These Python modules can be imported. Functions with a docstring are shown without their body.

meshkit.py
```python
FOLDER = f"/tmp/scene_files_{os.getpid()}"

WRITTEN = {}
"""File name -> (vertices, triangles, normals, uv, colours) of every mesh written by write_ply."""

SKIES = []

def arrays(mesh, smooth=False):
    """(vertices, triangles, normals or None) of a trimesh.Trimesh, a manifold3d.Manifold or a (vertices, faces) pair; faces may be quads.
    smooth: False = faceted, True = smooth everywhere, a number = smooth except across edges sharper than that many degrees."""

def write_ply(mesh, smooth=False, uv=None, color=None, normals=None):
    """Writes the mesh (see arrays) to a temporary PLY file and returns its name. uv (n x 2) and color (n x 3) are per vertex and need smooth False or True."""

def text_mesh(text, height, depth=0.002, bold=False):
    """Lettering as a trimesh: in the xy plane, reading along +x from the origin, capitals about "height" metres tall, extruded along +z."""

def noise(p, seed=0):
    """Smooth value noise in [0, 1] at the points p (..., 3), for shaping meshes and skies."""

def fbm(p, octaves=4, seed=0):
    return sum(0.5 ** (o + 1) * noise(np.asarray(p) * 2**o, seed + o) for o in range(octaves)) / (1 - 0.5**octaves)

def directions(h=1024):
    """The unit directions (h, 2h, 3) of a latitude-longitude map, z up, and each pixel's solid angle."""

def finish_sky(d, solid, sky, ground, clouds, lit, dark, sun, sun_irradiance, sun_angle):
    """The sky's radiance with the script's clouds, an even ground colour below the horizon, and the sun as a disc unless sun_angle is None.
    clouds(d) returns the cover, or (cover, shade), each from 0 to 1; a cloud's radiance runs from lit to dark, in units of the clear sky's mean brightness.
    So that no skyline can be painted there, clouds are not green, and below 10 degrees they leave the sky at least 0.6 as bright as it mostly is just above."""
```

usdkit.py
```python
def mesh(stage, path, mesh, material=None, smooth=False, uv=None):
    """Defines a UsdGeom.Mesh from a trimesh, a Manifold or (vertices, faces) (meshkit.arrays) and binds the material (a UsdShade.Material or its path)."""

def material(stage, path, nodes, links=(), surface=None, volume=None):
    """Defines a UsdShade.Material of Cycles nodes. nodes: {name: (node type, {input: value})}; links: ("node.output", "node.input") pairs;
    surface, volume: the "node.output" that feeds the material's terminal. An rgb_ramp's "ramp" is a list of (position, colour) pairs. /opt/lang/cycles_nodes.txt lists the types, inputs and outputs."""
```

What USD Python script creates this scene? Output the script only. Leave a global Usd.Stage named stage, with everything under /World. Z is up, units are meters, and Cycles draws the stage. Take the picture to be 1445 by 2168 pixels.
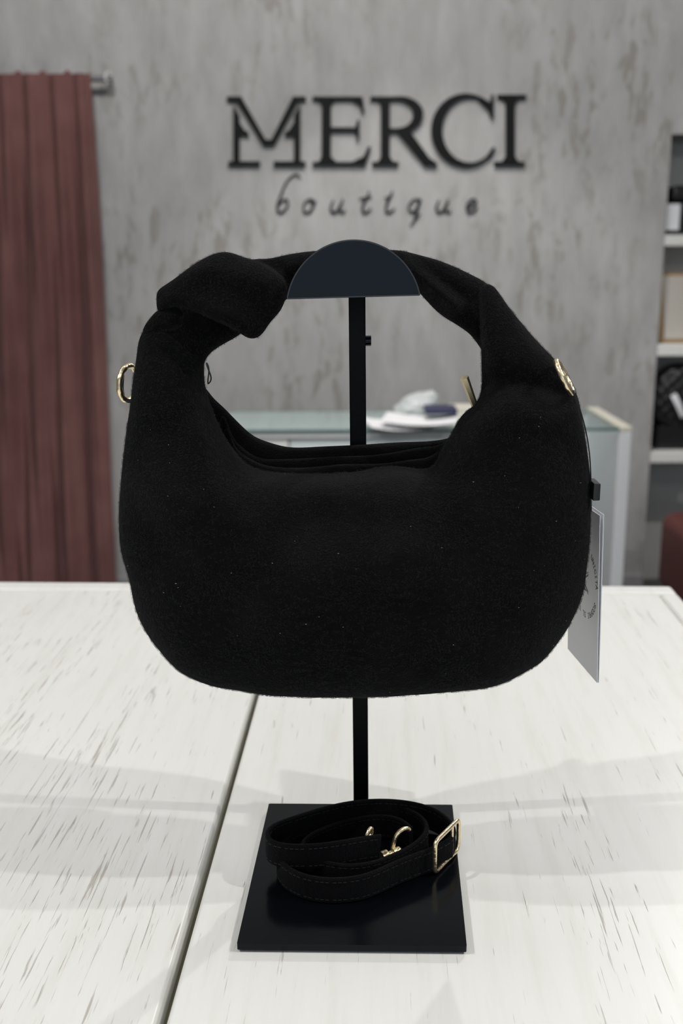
import math, random
import numpy as np, trimesh, usdkit, meshkit
from pxr import Usd, UsdGeom, UsdLux, UsdShade, Gf, Sdf, Vt
from shapely.geometry import Polygon, LineString, Point, box as sbox
from shapely import affinity, union_all, contains_xy
from scipy.spatial import Delaunay
from scipy.interpolate import splprep, splev
import scipy.sparse as sp, scipy.sparse.linalg as spl

random.seed(7); rng = np.random.default_rng(7)
stage = Usd.Stage.CreateInMemory()
UsdGeom.SetStageUpAxis(stage, 'Z'); UsdGeom.SetStageMetersPerUnit(stage, 1.0)
W_ = UsdGeom.Xform.Define(stage, '/World'); stage.SetDefaultPrim(W_.GetPrim())

# ------------------------------------------------------------------ camera
FPX, PITCH, ROLL = 2200.0, math.atan(539 / 2200.0), 0.005
TZ = 0.90                                  # height of the table top
CAM = np.array([-0.011, -0.600, TZ + 0.346])
_f = np.array([0, math.cos(PITCH), -math.sin(PITCH)]); _r0 = np.array([1.0, 0, 0]); _u0 = np.array([0, math.sin(PITCH), math.cos(PITCH)])
_r = math.cos(ROLL) * _r0 - math.sin(ROLL) * _u0; _u = math.cos(ROLL) * _u0 + math.sin(ROLL) * _r0
cam = UsdGeom.Camera.Define(stage, '/World/camera')
AP = 24.0
cam.CreateHorizontalApertureAttr(AP); cam.CreateVerticalApertureAttr(AP * 2168 / 1445)
cam.CreateFocalLengthAttr(AP * FPX / 1445)
cam.CreateClippingRangeAttr(Gf.Vec2f(0.02, 100))
cam.CreateFStopAttr(AP * FPX / 1445 / 4.0); cam.CreateFocusDistanceAttr(0.565)
cam.CreateExposureAttr(-0.42)
m = Gf.Matrix4d(1)
m.SetRow(0, Gf.Vec4d(*_r, 0)); m.SetRow(1, Gf.Vec4d(*_u, 0)); m.SetRow(2, Gf.Vec4d(*(-_f), 0)); m.SetRow(3, Gf.Vec4d(*CAM, 1))
cam.AddTransformOp().Set(m)

# ------------------------------------------------------------------ light: the shop's ceiling spots, its ceiling panels and the shop window behind
def spot(name, pos, power, aim=None, cone=40.0, soft=.35, radius=0.022, color=(1, .975, .94)):
    l = UsdLux.SphereLight.Define(stage, '/World/' + name); pos = np.array(pos, float)
    z = pos - np.array(aim if aim is not None else (0, 0, 0)); z /= np.linalg.norm(z); x = np.cross([0, 1, 0.01], z); x /= np.linalg.norm(x); y = np.cross(z, x)
    q = Gf.Matrix4d(1)
    for i, r in enumerate((x, y, z)): q.SetRow(i, Gf.Vec4d(*map(float, r), 0))
    q.SetRow(3, Gf.Vec4d(*map(float, pos), 1)); l.AddTransformOp().Set(q)
    l.CreateRadiusAttr(radius); l.CreateIntensityAttr(power); l.CreateNormalizeAttr(True); l.CreateColorAttr(Gf.Vec3f(*color))
    if aim is not None:
        sh = UsdLux.ShapingAPI.Apply(l.GetPrim()); sh.CreateShapingConeAngleAttr(cone); sh.CreateShapingConeSoftnessAttr(soft)
def panel(name, pos, w, h, power, color=(1, 1, 1), rx=0, ry=0):
    l = UsdLux.RectLight.Define(stage, '/World/' + name); l.AddTranslateOp().Set(Gf.Vec3d(*pos)); l.AddRotateXYZOp().Set(Gf.Vec3f(rx, ry, 0))
    l.CreateWidthAttr(w); l.CreateHeightAttr(h); l.CreateIntensityAttr(power); l.CreateNormalizeAttr(True); l.CreateColorAttr(Gf.Vec3f(*color))
def lamp_at(dx, dy, h):                    # a lamp h above the table whose shadows run (dx, dy) for each metre of height
    return (-dx * h, -0.03 - dy * h, TZ + h)
TABLE = (0, 0, TZ)
spot('spot_light_001', lamp_at(0.82, 0.26, 2.15), 28, TABLE)
spot('spot_light_002', lamp_at(-0.82, 0.26, 2.15), 28, TABLE)
spot('spot_light_003', lamp_at(0.90, 0.07, 2.15), 26, TABLE)
spot('spot_light_004', lamp_at(-0.90, 0.07, 2.15), 26, TABLE)
spot('spot_light_005', lamp_at(-0.78, -1.27, 1.85), 40, TABLE)
spot('wall_spot_light_001', (-.55, .9, 3.1), 36, (-.8, 3.1, 2.1), 50, .3)
spot('wall_spot_light_002', (.55, .9, 3.1), 31, (.2, 3.1, 2.1), 50, .3)
spot('counter_spot_light', (.2, 1.9, 3.1), 34, (.25, 2.4, .78), 32, .4)
spot('niche_spot_light', (.9, -1.5, 2.6), 16, (1.55, 3.2, 1.3), 9, .4)
panel('ceiling_light_001', (0.0, .5, 3.15), 2.4, .5, 3.2)
panel('ceiling_light_002', (0.0, -1.6, 3.15), 2.4, .5, 5)
panel('shop_window_light', (0.0, -3.3, 1.7), 3.2, 1.8, 8, (.72, .85, 1.0), rx=90)

# ------------------------------------------------------------------ helpers
def at(px, py, Y, slope=0.0, zref=0.0):    # the point seen at a pixel of the photograph on the upright plane y = Y + slope * (z - zref)
    d = (px - 722.5) * _r + (1084 - py) * _u + FPX * _f
    t = (Y + slope * (CAM[2] - zref) - CAM[1]) / (d[1] - slope * d[2])
    return CAM + t * d
def ground(px, py, z):                     # the point seen at a pixel on the level plane z
    d = (px - 722.5) * _r + (1084 - py) * _u + FPX * _f
    return CAM + (z - CAM[2]) / d[2] * d
taken = {}
def path_of(name, parent=None):
    base = str(parent.GetPath()) if parent is not None else '/World'
    n = taken.get((base, name), 0); taken[(base, name)] = n + 1
    return f'{base}/{name}' + (f'_{n:03d}' if n else '')
def thing(name, label, cat, group=None, loc=(0, 0, 0), rz=0.0):
    x = UsdGeom.Xform.Define(stage, path_of(name)); x.AddTranslateOp().Set(Gf.Vec3d(*map(float, loc)))
    if rz: x.AddRotateZOp().Set(rz)
    p = x.GetPrim(); p.SetCustomDataByKey('label', label); p.SetCustomDataByKey('category', cat)
    if group: p.SetCustomDataByKey('group', group)
    p_loc[str(p.GetPath())] = (np.array(loc, float), rz)
    return p
p_loc = {}
def place(mesh, parent):                   # world coordinates -> the thing's own
    loc, rz = p_loc.get('/'.join(str(parent.GetPath()).split('/')[:3]), (np.zeros(3), 0))
    v, f, _ = meshkit.arrays(mesh)
    v = v - loc
    if rz:
        a = -math.radians(rz); c, s = math.cos(a), math.sin(a)
        v = v @ np.array([[c, -s, 0], [s, c, 0], [0, 0, 1]]).T
    return trimesh.Trimesh(v, f, process=False)
def part(name, mesh, m, parent, smooth=40, label=None, kind=None, world=True):
    if world: mesh = place(mesh, parent)
    o = usdkit.mesh(stage, path_of(name, parent), mesh, m, smooth=smooth).GetPrim()
    if label: o.SetCustomDataByKey('label', label)
    if kind: o.SetCustomDataByKey('kind', kind)
    return o
def single(name, mesh, m, label, cat, group=None, smooth=40):
    o = usdkit.mesh(stage, path_of(name), mesh, m, smooth=smooth).GetPrim()
    o.SetCustomDataByKey('label', label); o.SetCustomDataByKey('category', cat)
    if group: o.SetCustomDataByKey('group', group)
    return o
def struct(name, mesh, m, label=None, smooth=False, parent=None):
    o = usdkit.mesh(stage, path_of(name, parent), mesh, m, smooth=smooth).GetPrim()
    o.SetCustomDataByKey('kind', 'structure')
    if label: o.SetCustomDataByKey('label', label)
    return o
def cat_(ms): return trimesh.util.concatenate(ms)
def bx(x0, x1, y0, y1, z0, z1):
    b = trimesh.creation.box([x1 - x0, y1 - y0, z1 - z0]); b.apply_translation([(x0 + x1) / 2, (y0 + y1) / 2, (z0 + z1) / 2]); return b
def rbx(x0, x1, y0, y1, z0, z1, r=0.003, seg=3):      # box with rounded edges
    import manifold3d as m3
    s = m3.Manifold.sphere(r, 4 * seg)
    pts = [s.translate((x, y, z)) for x in (x0 + r, x1 - r) for y in (y0 + r, y1 - r) for z in (z0 + r, z1 - r)]
    M = m3.Manifold.batch_hull(pts).to_mesh()
    return trimesh.Trimesh(np.array(M.vert_properties)[:, :3], np.array(M.tri_verts), process=False)
def spline(P, n, closed=False, s=0.0):
    P = np.asarray(P, float)
    if closed: P = np.vstack([P, P[:1]])
    tck, _ = splprep(P.T, s=s, k=3, per=closed)
    return np.stack(splev(np.linspace(0, 1, n, endpoint=not closed), tck), 1)
def tube(P, r, sides=10, closed=False):
    P = np.asarray(P, float); n = len(P)
    r = np.broadcast_to(r, (n,))
    t = (np.roll(P, -1, 0) - np.roll(P, 1, 0)) if closed else np.gradient(P, axis=0)
    t /= np.linalg.norm(t, axis=1, keepdims=True) + 1e-12
    a = np.cross(t[0], [0.3, 0.2, 1.0]); a /= np.linalg.norm(a)
    A = []
    for i in range(n):
        a = a - t[i] * (a @ t[i]); a /= np.linalg.norm(a); A.append(a)
    A = np.array(A); B = np.cross(t, A); ang = np.arange(sides) * 2 * np.pi / sides
    v = P[:, None] + r[:, None, None] * (np.cos(ang)[None, :, None] * A[:, None] + np.sin(ang)[None, :, None] * B[:, None])
    v = v.reshape(-1, 3); f = []
    for i in range(n if closed else n - 1):
        for j in range(sides):
            a0, a1 = i * sides + j, i * sides + (j + 1) % sides
            b0, b1 = ((i + 1) % n) * sides + j, ((i + 1) % n) * sides + (j + 1) % sides
            f += [[a0, a1, b1], [a0, b1, b0]]
    if not closed:
        v = np.vstack([v, P[:1], P[-1:]]); c0, c1 = len(v) - 2, len(v) - 1
        for j in range(sides):
            f += [[c0, (j + 1) % sides, j], [c1, (n - 1) * sides + j, (n - 1) * sides + (j + 1) % sides]]
    return trimesh.Trimesh(v, np.array(f), process=False)
def ribbon(P, up, h, th, r=0.0007):        # a band swept along P (its middle line), h high along up, th thick, with rounded edges
    P = np.asarray(P, float); n = len(P); t = np.gradient(P, axis=0); t /= np.linalg.norm(t, axis=1, keepdims=True)
    up = np.broadcast_to(up, P.shape); side = np.cross(t, up); side /= np.linalg.norm(side, axis=1, keepdims=True); upv = np.cross(side, t)
    q = np.array([(-1, -.86), (-.86, -1), (.86, -1), (1, -.86), (1, .86), (.86, 1), (-.86, 1), (-1, .86)], float)
    prof = np.stack([np.where(np.abs(q[:, 0]) < 1, np.sign(q[:, 0]) * (th / 2 - r), q[:, 0] * th / 2), np.where(np.abs(q[:, 1]) < 1, np.sign(q[:, 1]) * (h / 2 - r), q[:, 1] * h / 2)], 1)
    v = (P[:, None] + prof[None, :, :1] * side[:, None] + prof[None, :, 1:] * upv[:, None]).reshape(-1, 3); k = len(prof); f = []
    for i in range(n - 1):
        for j in range(k):
            a0, a1, b0, b1 = i * k + j, i * k + (j + 1) % k, (i + 1) * k + j, (i + 1) * k + (j + 1) % k
            f += [[a0, b0, b1], [a0, b1, a1]]
    for j in range(1, k - 1): f += [[0, j, j + 1], [(n - 1) * k, (n - 1) * k + j + 1, (n - 1) * k + j]]
    m_ = trimesh.Trimesh(v, np.array(f), process=False)
    if m_.volume < 0: m_.invert()
    return m_
def extrude(poly, depth):                  # polygon in x, y -> solid along +z
    return cat_([trimesh.creation.extrude_polygon(g, depth, engine='earcut') for g in getattr(poly, 'geoms', [poly]) if g.area > 0])
def frame_of(mesh, O, X, Y, Z):            # moves a mesh from its own axes to origin O and axes X, Y, Z
    v = np.asarray(mesh.vertices); v = np.asarray(O) + v[:, :1] * np.asarray(X) + v[:, 1:2] * np.asarray(Y) + v[:, 2:3] * np.asarray(Z)
    m_ = trimesh.Trimesh(v, mesh.faces, process=False)
    if np.dot(np.cross(X, Y), Z) < 0: m_.invert()
    return m_

# a stuffed shape: the outline (x, z) on an upright plane is filled, and swells like a cushion to both sides
def pillow(outline, Yof, T=0.04, k=1.414, res=0.0024, back=1.0, bump=None, smooth=0.0, n=None):
    per = np.linalg.norm(np.diff(np.vstack([outline, outline[:1]]), axis=0), axis=1).sum()
    o = spline(outline, 600, True, s=smooth)
    pg = Polygon(o).buffer(0)
    if pg.geom_type != 'Polygon': pg = max(pg.geoms, key=lambda g: g.area)
    def ring(p, h):
        L = p.exterior.length; return np.array([p.exterior.interpolate(L * i / max(8, int(L / h))).coords[0] for i in range(max(8, int(L / h)))])
    B = ring(pg, res * .75); pts = [B]
    for off in (0.0004, 0.0012, 0.0026):
        q = pg.buffer(-off)
        for g in getattr(q, 'geoms', [q]):
            if g.area > 1e-6: pts.append(ring(g, res * .75))
    x0, y0, x1, y1 = pg.bounds
    gx, gy = np.meshgrid(np.arange(x0, x1, res), np.arange(y0, y1, res * .866)); gx[1::2] += res / 2
    inn = pg.buffer(-0.0042); g = np.stack([gx.ravel(), gy.ravel()], 1)
    pts.append(g[contains_xy(inn, g[:, 0], g[:, 1])])
    P = np.vstack(pts); nb = len(B)
    D = Delaunay(P).simplices; c = P[D].mean(1); ok = contains_xy(pg.buffer(1e-6), c[:, 0], c[:, 1]); D = D[ok]
    a, b, d = P[D[:, 0]], P[D[:, 1]], P[D[:, 2]]
    ar = ((b - a)[:, 0] * (d - a)[:, 1] - (b - a)[:, 1] * (d - a)[:, 0]) / 2
    D[ar < 0] = D[ar < 0][:, ::-1]; D = D[np.abs(ar) > 1e-12]
    a, b, d = P[D[:, 0]], P[D[:, 1]], P[D[:, 2]]; ar = ((b - a)[:, 0] * (d - a)[:, 1] - (b - a)[:, 1] * (d - a)[:, 0]) / 2
    E = [d - b, a - d, b - a]; I, J, V = [], [], []
    for i in range(3):
        for j in range(3):
            I.append(D[:, i]); J.append(D[:, j]); V.append((E[i] * E[j]).sum(1) / (4 * ar))
    N = len(P); K = sp.csr_matrix((np.concatenate(V), (np.concatenate(I), np.concatenate(J))), (N, N))
    F = np.zeros(N); [np.add.at(F, D[:, i], ar / 3) for i in range(3)]
    free = np.arange(nb, N); u = np.zeros(N)
    used = np.zeros(N, bool); used[D.ravel()] = True; free = free[used[free]]
    u[free] = spl.spsolve(K[free][:, free].tocsc(), F[free]); u = np.maximum(u, 0)
    s_ = k * np.sqrt(u); t = T * np.tanh(s_ / T)
    edge = np.clip(t / 0.008, 0, 1)
    bf = (bump(P[:, 0], P[:, 1]) * edge) if bump is not None else 0
    y0_ = Yof(P[:, 0], P[:, 1])
    front = np.stack([P[:, 0], y0_ - np.maximum(t + bf, 0), P[:, 1]], 1); rear = np.stack([P[:, 0], y0_ + t * back, P[:, 1]], 1)
    mp = np.arange(N) + N; mp[:nb] = np.arange(nb)
    v = np.vstack([front, rear]); f = np.vstack([D, mp[D][:, ::-1]])
    m_ = trimesh.Trimesh(v, f, process=False); m_.remove_unreferenced_vertices()
    return m_

# ------------------------------------------------------------------ materials
LK = '/World/Looks'
def mat(name, nodes, links, surface='p.BSDF'): return usdkit.material(stage, f'{LK}/{name}', nodes, links, surface=surface)
def plain(name, color, rough=0.5, metal=0.0, bump=0.0, bscale=300, **kw):
    nd = {'p': ('principled_bsdf', dict(base_color=color, roughness=rough, metallic=metal, **kw))}; ln = []
    if bump:
        nd.update(c=('texture_coordinate', {}), n=('noise_texture', {'scale': bscale, 'detail': 3}), b=('bump', {'strength': bump, 'distance': 0.001}))
        ln = [('c.object', 'n.vector'), ('n.fac', 'b.height'), ('b.normal', 'p.normal')]
    return mat(name, nd, ln)
def suede(name, dark, light, sheen=0.25, tint=(.55, .56, .6)):
    return mat(name, {
        'c': ('geometry', {}), 'big': ('noise_texture', {'scale': 28, 'detail': 4, 'roughness': .6}), 'fine': ('noise_texture', {'scale': 900, 'detail': 3, 'roughness': .7}),
        'mid': ('noise_texture', {'scale': 260, 'detail': 3}),
        'ramp': ('rgb_ramp', {'ramp': [(.35, dark), (.75, light)]}),
        'add': ('math', {'math_type': 'multiply_add', 'value2': 0.6}),
        'b': ('bump', {'strength': 1.0, 'distance': .0018}),
        'p': ('principled_bsdf', {'roughness': .95, 'specular_ior_level': .08, 'sheen_weight': sheen, 'sheen_roughness': .45, 'sheen_tint': tint})},
        [('c.position', 'big.vector'), ('c.position', 'fine.vector'), ('c.position', 'mid.vector'), ('big.fac', 'ramp.fac'), ('ramp.color', 'p.base_color'),
         ('mid.fac', 'add.value1'), ('fine.fac', 'add.value3'), ('add.value', 'b.height'), ('b.normal', 'p.normal')])
M_suede = suede('black_suede', (.0022, .0022, .0024), (.0065, .0063, .0063), sheen=.045)
M_strap = suede('black_strap_suede', (.003, .003, .0035), (.006, .006, .0065), sheen=.03)
M_metal_black = plain('black_powder_coat', (.0022, .0028, .0042), .17, 0, .02, 500, specular_ior_level=.22, specular_tint=(.8, .9, 1.0))
M_pole = plain('matte_black_steel', (.0025, .0027, .0033), .45, 0, .1, 500, specular_ior_level=.10)
M_edge = plain('worn_black_edge', (.02, .02, .022), .25)
M_gold = mat('pale_gold', {'c': ('geometry', {}), 'n': ('noise_texture', {'scale': 420, 'detail': 1}), 'b': ('bump', {'strength': .35, 'distance': .0012}),
             'p': ('principled_bsdf', {'base_color': (.95, .80, .52), 'metallic': 1.0, 'roughness': .30})}, [('c.position', 'n.vector'), ('n.fac', 'b.height'), ('b.normal', 'p.normal')])
M_thread = plain('black_thread', (.01, .01, .011), .6)
M_plastic = plain('black_plastic', (.012, .014, .014), .35)
M_card = plain('white_card', (.78, .79, .82), .45)
M_ink = plain('grey_ink', (.045, .045, .055), .5)
M_white = plain('white_laminate', (.72, .74, .76), .4)
M_shelf = plain('white_shelf', (.78, .78, .76), .4)
M_cream = plain('cream_edge', (.66, .63, .54), .5)
M_letter = plain('black_letter', (.005, .0055, .0055), .5, specular_ior_level=.15)
M_letter_thin = plain('dark_grey_letter', (.02, .02, .022), .5, specular_ior_level=.2)
M_rod = plain('grey_metal', (.28, .28, .29), .35, .8)
M_paper = plain('white_paper', (.78, .78, .8), .6)
M_navy = plain('navy_cover', (.012, .014, .06), .5)
M_tan = plain('tan_card', (.38, .24, .12), .6)
M_pearl = plain('pale_satin_paper', (.55, .52, .47), .5, 0, .3, 60)
M_blackbag = plain('black_quilted_leather', (.012, .012, .013), .35, 0, .5, 70)
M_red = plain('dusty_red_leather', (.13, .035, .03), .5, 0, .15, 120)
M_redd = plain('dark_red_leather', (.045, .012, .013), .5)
M_darkwood = plain('dark_wood', (.02, .014, .01), .5)
M_ceiling = plain('white_ceiling', (.75, .75, .74), .8)
M_room = plain('pale_plaster_plain', (.52, .51, .50), .8)
M_floor = plain('grey_stone_floor', (.10, .095, .09), .35)
M_base = plain('grey_baseboard', (.34, .33, .34), .5)
M_glass = mat('teal_glass', {'f': ('fresnel', {'IOR': 1.35}), 'gm': ('geometry', {}), 'nb': ('math', {'math_type': 'subtract', 'value1': 1.0}), 'ff': ('math', {'math_type': 'multiply'}), 't': ('transparent_bsdf', {'color': (.92, .955, .95)}), 'g': ('glossy_bsdf', {'color': (.9, 1, 1), 'roughness': .02}), 'm': ('mix_closure', {})},
              [('gm.backfacing', 'nb.value2'), ('f.fac', 'ff.value1'), ('nb.value', 'ff.value2'), ('ff.value', 'm.fac'), ('t.BSDF', 'm.closure1'), ('g.BSDF', 'm.closure2')], 'm.closure')
M_glass_edge = plain('glass_edge', (.10, .17, .17), .2)
M_plasticbag = mat('clear_plastic', {'t': ('transparent_bsdf', {'color': (.92, .94, .95)}), 'g': ('principled_bsdf', {'base_color': (.75, .78, .78), 'roughness': .15}), 'm': ('mix_closure', {'fac': .6})},
              [('t.BSDF', 'm.closure1'), ('g.BSDF', 'm.closure2')], 'm.closure')

def wall_mat():
    return mat('mottled_plaster', {
        'c': ('geometry', {}),
        'm1': ('mapping', {'scale': (17, 3, 5.0)}), 'n1': ('noise_texture', {'scale': 1.0, 'detail': 6, 'roughness': .62, 'distortion': .25}),
        'm2': ('mapping', {'scale': (31, 4, 10.5), 'location': (3.1, 0, 1.7)}), 'n2': ('noise_texture', {'scale': 1.0, 'detail': 5, 'roughness': .6, 'distortion': .3}),
        'n3': ('noise_texture', {'scale': 2.4, 'detail': 2}),
        'r1': ('rgb_ramp', {'ramp': [(.28, (.345, .343, .34)), (.5, (.405, .402, .398)), (.72, (.465, .462, .46))]}),
        'mk': ('math', {'math_type': 'multiply'}),
        'r2': ('rgb_ramp', {'ramp': [(.52, (0, 0, 0)), (.63, (1, 1, 1))]}),
        'r3': ('rgb_ramp', {'ramp': [(.40, (.08, .08, .08)), (.64, (.78, .78, .78))]}),
        'mx': ('mix', {'color2': (.265, .245, .22)}),
        'b': ('bump', {'strength': .25, 'distance': .004}),
        'p': ('principled_bsdf', {'roughness': .6, 'specular_ior_level': .3})},
        [('c.position', 'm1.vector'), ('m1.vector', 'n1.vector'), ('c.position', 'm2.vector'), ('m2.vector', 'n2.vector'), ('c.position', 'n3.vector'),
         ('n1.fac', 'r1.fac'), ('n2.fac', 'r2.fac'), ('n3.fac', 'r3.fac'), ('r2.color', 'mk.value1'), ('r3.color', 'mk.value2'), ('mk.value', 'mx.fac'), ('r1.color', 'mx.color1'),
         ('mx.color', 'p.base_color'), ('n1.fac', 'b.height'), ('b.normal', 'p.normal')])
M_wall = wall_mat()
def wood_mat(name, off, dens):
    return mat(name, {
        'c': ('texture_coordinate', {}),
        'm1': ('mapping', {'scale': (560, 19, 40), 'location': (off, off * .3, 0)}), 'n1': ('noise_texture', {'scale': 1.0, 'detail': 3, 'roughness': .6, 'distortion': .5}),
        'm2': ('mapping', {'scale': (14, 3.2, 1), 'location': (off, 2 * off, 0)}), 'n2': ('noise_texture', {'scale': 1.0, 'detail': 3, 'roughness': .6}),
        'm3': ('mapping', {'scale': (90, 6, 10), 'location': (off, 0, 0)}), 'n3': ('noise_texture', {'scale': 1.0, 'detail': 4, 'roughness': .65}),
        'a': ('math', {'math_type': 'multiply_add', 'value2': .42}),
        'rm': ('rgb_ramp', {'ramp': [(dens, (0, 0, 0)), (dens + .075, (1, 1, 1))]}),
        'base': ('rgb_ramp', {'ramp': [(.3, (.755, .75, .71)), (.5, (.80, .80, .77)), (.8, (.82, .82, .80))]}),
        'mx': ('mix', {'color2': (.25, .185, .125)}), 'mf': ('math', {'math_type': 'multiply', 'value2': .52}),
        'inv': ('math', {'math_type': 'subtract', 'value1': 1.0}),
        'b': ('bump', {'strength': .5, 'distance': .0012}),
        'p': ('principled_bsdf', {'roughness': .33, 'specular_ior_level': .45})},
        [('c.object', 'm1.vector'), ('m1.vector', 'n1.vector'), ('c.object', 'm2.vector'), ('m2.vector', 'n2.vector'), ('c.object', 'm3.vector'), ('m3.vector', 'n3.vector'),
         ('n2.fac', 'a.value1'), ('n1.fac', 'a.value3'), ('a.value', 'rm.fac'), ('n3.fac', 'base.fac'), ('base.color', 'mx.color1'), ('rm.color', 'mf.value1'), ('mf.value', 'mx.fac'),
         ('mx.color', 'p.base_color'), ('rm.color', 'inv.value2'), ('inv.value', 'b.height'), ('b.normal', 'p.normal')])
M_wood1 = wood_mat('white_painted_oak', 0.0, .842)
M_wood2 = wood_mat('white_painted_oak_sparse', 7.3, .88)
M_wood3 = wood_mat('white_painted_batten', 3.3, .90)
M_seam = plain('bare_wood_edge', (.22, .20, .13), .6)
def velvet():
    return mat('dusty_rose_velvet', {'c': ('geometry', {}), 'n': ('noise_texture', {'scale': 9, 'detail': 3}), 'r': ('rgb_ramp', {'ramp': [(.3, (.165, .079, .075)), (.7, (.200, .099, .094))]}),
               'p': ('principled_bsdf', {'roughness': .9, 'specular_ior_level': .1, 'sheen_weight': .25, 'sheen_roughness': .4, 'sheen_tint': (.9, .6, .55)})},
               [('c.position', 'n.vector'), ('n.fac', 'r.fac'), ('r.color', 'p.base_color')])
M_velvet = velvet()

# ------------------------------------------------------------------ the room
WY = 3.10                                  # the wall with the sign
NX0 = at(1393, 700, WY)[0]; NX1 = NX0 + 0.95; NZ1 = at(1410, 284, WY)[2]; NZ0 = 0.0; ND = 0.25
ROOM = (-3.2, 3.2, -3.5, WY, 3.2)
struct('floor', bx(ROOM[0], ROOM[1], ROOM[2], WY + .4, -.05, 0), M_floor)
struct('ceiling', bx(ROOM[0], ROOM[1], ROOM[2], WY + .4, ROOM[4], ROOM[4] + .05), M_ceiling)
for q in (bx(ROOM[0], NX0, WY, WY + .4, 0, ROOM[4]), bx(NX1, ROOM[1], WY, WY + .4, 0, ROOM[4]), bx(NX0, NX1, WY, WY + .4, NZ1, ROOM[4])): struct('wall_back', q, M_wall)
struct('niche', bx(NX0, NX1, WY + ND, WY + .4, 0, NZ1), plain('pale_grey_paint', (.68, .68, .66), .7))
struct('wall_left', bx(ROOM[0] - .1, ROOM[0], ROOM[2], WY + .4, 0, ROOM[4]), M_room)
struct('wall_right', bx(ROOM[1], ROOM[1] + .1, ROOM[2], WY + .4, 0, ROOM[4]), M_room)
struct('wall_front', bx(ROOM[0], ROOM[1], ROOM[2] - .1, ROOM[2], 0, ROOM[4]), M_room)
struct('baseboard_back', cat_([bx(ROOM[0], NX0, WY - .015, WY, 0, .095)]), M_base)

# ------------------------------------------------------------------ the table
TYAW = -2.2
T0 = ground(545, 1470, TZ); T1 = ground(330, 2168, TZ)
table = thing('display_table', 'large white painted wooden table with brown grain cracks under the bag stand', 'table', loc=(0, 0, 0), rz=TYAW)
_ca, _sa = math.cos(math.radians(TYAW)), math.sin(math.radians(TYAW))
def tloc(p): return np.array([p[0] * _ca + p[1] * _sa, -p[0] * _sa + p[1] * _ca])
xs = (tloc(T0)[0] + tloc(T1)[0]) / 2
back = tloc(ground(722, 1237, TZ))[1]; right = tloc(ground(1419, 1241, TZ))[0]
th, bw, gap, fr = .035, .026, .0024, -1.05
left = xs - (right - xs) - .04
part('plank', rbx(left + .022, xs - gap, fr, back - bw - .0012, TZ - th, TZ, .0028), M_wood1, table, world=False)
part('plank', rbx(xs + gap, right - .020, fr, back - bw - .0012, TZ - th, TZ, .0028), M_wood2, table, world=False)
part('batten', rbx(left, right, back - bw, back, TZ - th - .004, TZ + .001, .004), M_wood3, table, world=False)
part('edge_rail', rbx(right - .0188, right, fr, back - bw - .001, TZ - th - .004, TZ + .001, .004), M_wood3, table, world=False)
part('edge_rail', rbx(left, left + .0208, fr, back - bw - .001, TZ - th - .004, TZ + .001, .004), M_wood3, table, world=False)
part('joint_strip', bx(xs - .012, xs + .012, fr, back - bw - .002, TZ - th + .001, TZ - .014), M_seam, table, world=False, smooth=False)
for (ax, ay) in ((left + .06, back - .06), (right - .06, back - .06), (left + .06, fr + .06), (right - .06, fr + .06)):
    part('leg', rbx(ax - .03, ax + .03, ay - .03, ay + .03, 0, TZ - th - .0001, .004), M_wood3, table, world=False)

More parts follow.
